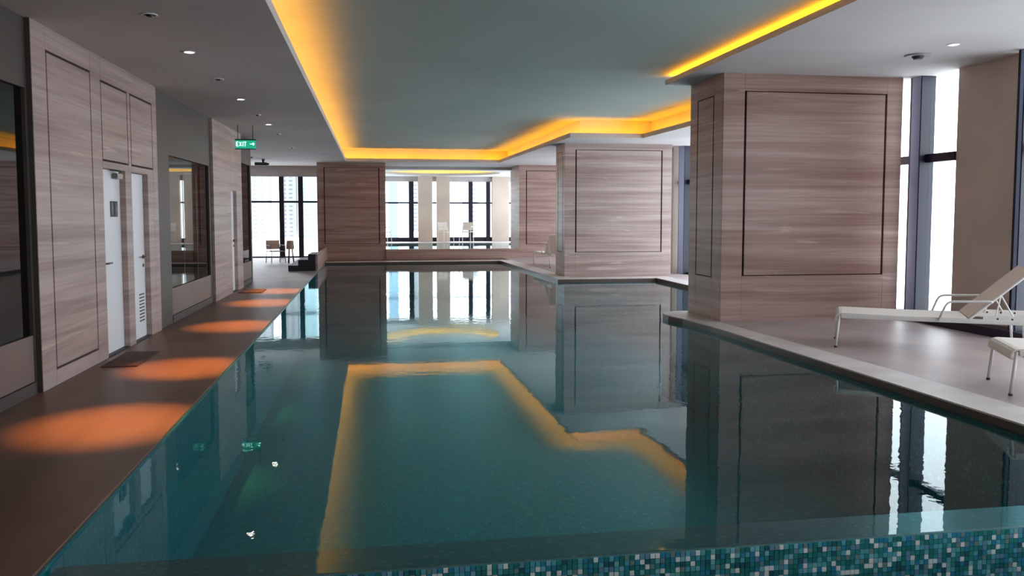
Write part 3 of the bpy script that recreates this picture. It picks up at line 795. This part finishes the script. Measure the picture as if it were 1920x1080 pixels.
# ------------------------------------------------------------------ chairs
def make_chair(m_frame, m_seat, name='armchair'):
    root = bpy.data.objects.new(name, None); COL.objects.link(root)
    bm = bmesh.new(); bx(bm, -0.24, 0.24, -0.22, 0.24, 0.42, 0.45); obj('seat', bm, m_seat, root, bevel=0.008)
    bm = bmesh.new()
    ribbon(bm, [(0, 0.0), (0.02, 0.15), (0.05, 0.34)], -0.22, 0.22, 0.02)
    for v in bm.verts:
        x, y, z = v.co; v.co = (y, 0.24 + x, 0.50 + z)
    obj('backrest', bm, m_seat, root)
    for sx in (-1, 1):
        for (y0, y1) in ((-0.2, -0.23), (0.22, 0.26)):
            bm = bmesh.new(); tube(bm, [(sx * 0.235, y0, 0.43), (sx * 0.25, y1, 0.0)], 0.014); obj('leg', bm, m_frame, root)
        bm = bmesh.new(); tube(bm, [(sx * 0.25, -0.2, 0.43), (sx * 0.26, -0.19, 0.65), (sx * 0.25, 0.26, 0.66)], 0.014); obj('armrest', bm, m_frame, root)
        bm = bmesh.new(); tube(bm, [(sx * 0.235, 0.22, 0.43), (sx * 0.225, 0.29, 0.85)], 0.014); obj('back_post', bm, m_frame, root)
    return root
c0 = make_chair(WHITEM, SLING); GC = 'white armchairs by the bay windows'
for i, (x, y, rz, lb) in enumerate([(0.52, 36.0, 1.2, 'white armchair half hidden behind the far left pillar'), (3.12, 36.0, 0.5, 'white armchair before the lighter pier in the bay'),
                                    (4.0, 36.05, -0.4, 'white armchair in front of the navy mullion in the bay')]):
    c = c0 if i == 0 else copy_tree(c0)
    tag(c, lb, 'chair', GC); c.location = (x, y, 0.373); c.rotation_euler = (0, 0, rz)
lc = make_chair(CHROME, vary(mat('pink_beige_fabric', srgb(196, 168, 156), .8), srgb(180, 150, 140), 9), 'lobby_armchair')
tag(lc, 'beige lobby armchair with grey metal legs before the window', 'chair'); lc.location = (-3.08, 28.2, 0); lc.rotation_euler = (0, 0, 0.5); lc.scale = (0.95, 0.95, 0.86)
t = thing('side_stool', 'slim brown wooden stool beside the lobby armchair', 'stool', (-2.62, 28.1, 0))
bm = bmesh.new(); cyl(bm, 0, 0, 0.44, 0.72, 0.13, 0.11, 16); obj('top_block', bm, mat('pale_wood', srgb(176, 144, 126), .6), t)
for k in range(3):
    bm = bmesh.new(); tube(bm, [(0.06 * math.cos(k * 2.1), 0.06 * math.sin(k * 2.1), 0.45), (0.11 * math.cos(k * 2.1), 0.11 * math.sin(k * 2.1), 0)], 0.022); obj('leg', bm, WOODC, t)

# ------------------------------------------------------------------ city outside
def tower(x0, x1, y, ztop, zbot, depth, wall, win, cols, fl, label, gap=0.5):
    t = thing('apartment_tower', label, 'building', ((x0 + x1) / 2, y, zbot))
    ox = (x0 + x1) / 2
    obj('facade', B((x0 - ox, x1 - ox, 0, depth, 0, ztop - zbot)), wall, t)
    bm = bmesh.new(); n = int((ztop - zbot) / fl)
    for k in range(n):
        for c0_, c1_ in cols:
            bx(bm, x0 - ox + c0_, x0 - ox + c1_, -0.12, 0.05, k * fl + fl * 0.35, k * fl + fl * 0.75)
    obj('windows', bm, win, t, kind='stuff')
    bm = bmesh.new()
    for k in range(n): bx(bm, x0 - ox - 0.1, x1 - ox + 0.1, -0.35, 0.0, k * fl, k * fl + 0.25)
    obj('balcony_bands', bm, wall, t, kind='stuff')
def bm_mat(nm, c, c2, s=0.2): return mat(nm, srgb(*c), 0.9)
TW = mat('hazed_concrete', srgb(160, 160, 162), 0.9); TWn = mat('tower_window', srgb(112, 116, 124), 0.6)  # no haze in the air: tower colours are washed pale in its place
TC1 = mat('cyan_glass_facade', srgb(140, 164, 168), 0.5); TCw = mat('cyan_window', srgb(120, 152, 160), 0.5)
TB = mat('blue_glass_facade', srgb(126, 154, 172), 0.5); TBw = mat('blue_window', srgb(108, 140, 166), 0.5)
tower(-88, -70, 600, 120, -16, 20, TW, TWn, [(2, 5.5), (7.5, 10.5), (13.5, 14.5)], 2.9, 'pale apartment tower at the left of the lobby windows')
tower(-64, -53, 620, 120, -16, 20, TW, TWn, [(1.5, 4), (6, 8.5)], 3.0, 'second pale tower between the lobby mullions')
tower(-49, -39, 610, 120, -16, 20, TC1, TCw, [(1, 4), (5.5, 8.5)], 3.0, 'cyan tinted tower right of the lobby mullions')
tower(12, 19, 620, 120, -16, 20, TB, TBw, [(1, 3), (4, 6)], 3.2, 'light blue glass tower behind the left bay window')
tower(30, 41, 640, 90, -12, 20, TW, TWn, [(1, 4), (6, 9)], 3.0, 'pale tower right of the first bay mullion')
tower(70, 80, 640, 50, -16, 20, TW, TWn, [(1.5, 4.5), (6, 8)], 3.4, 'pale tower between the two right bay mullions')
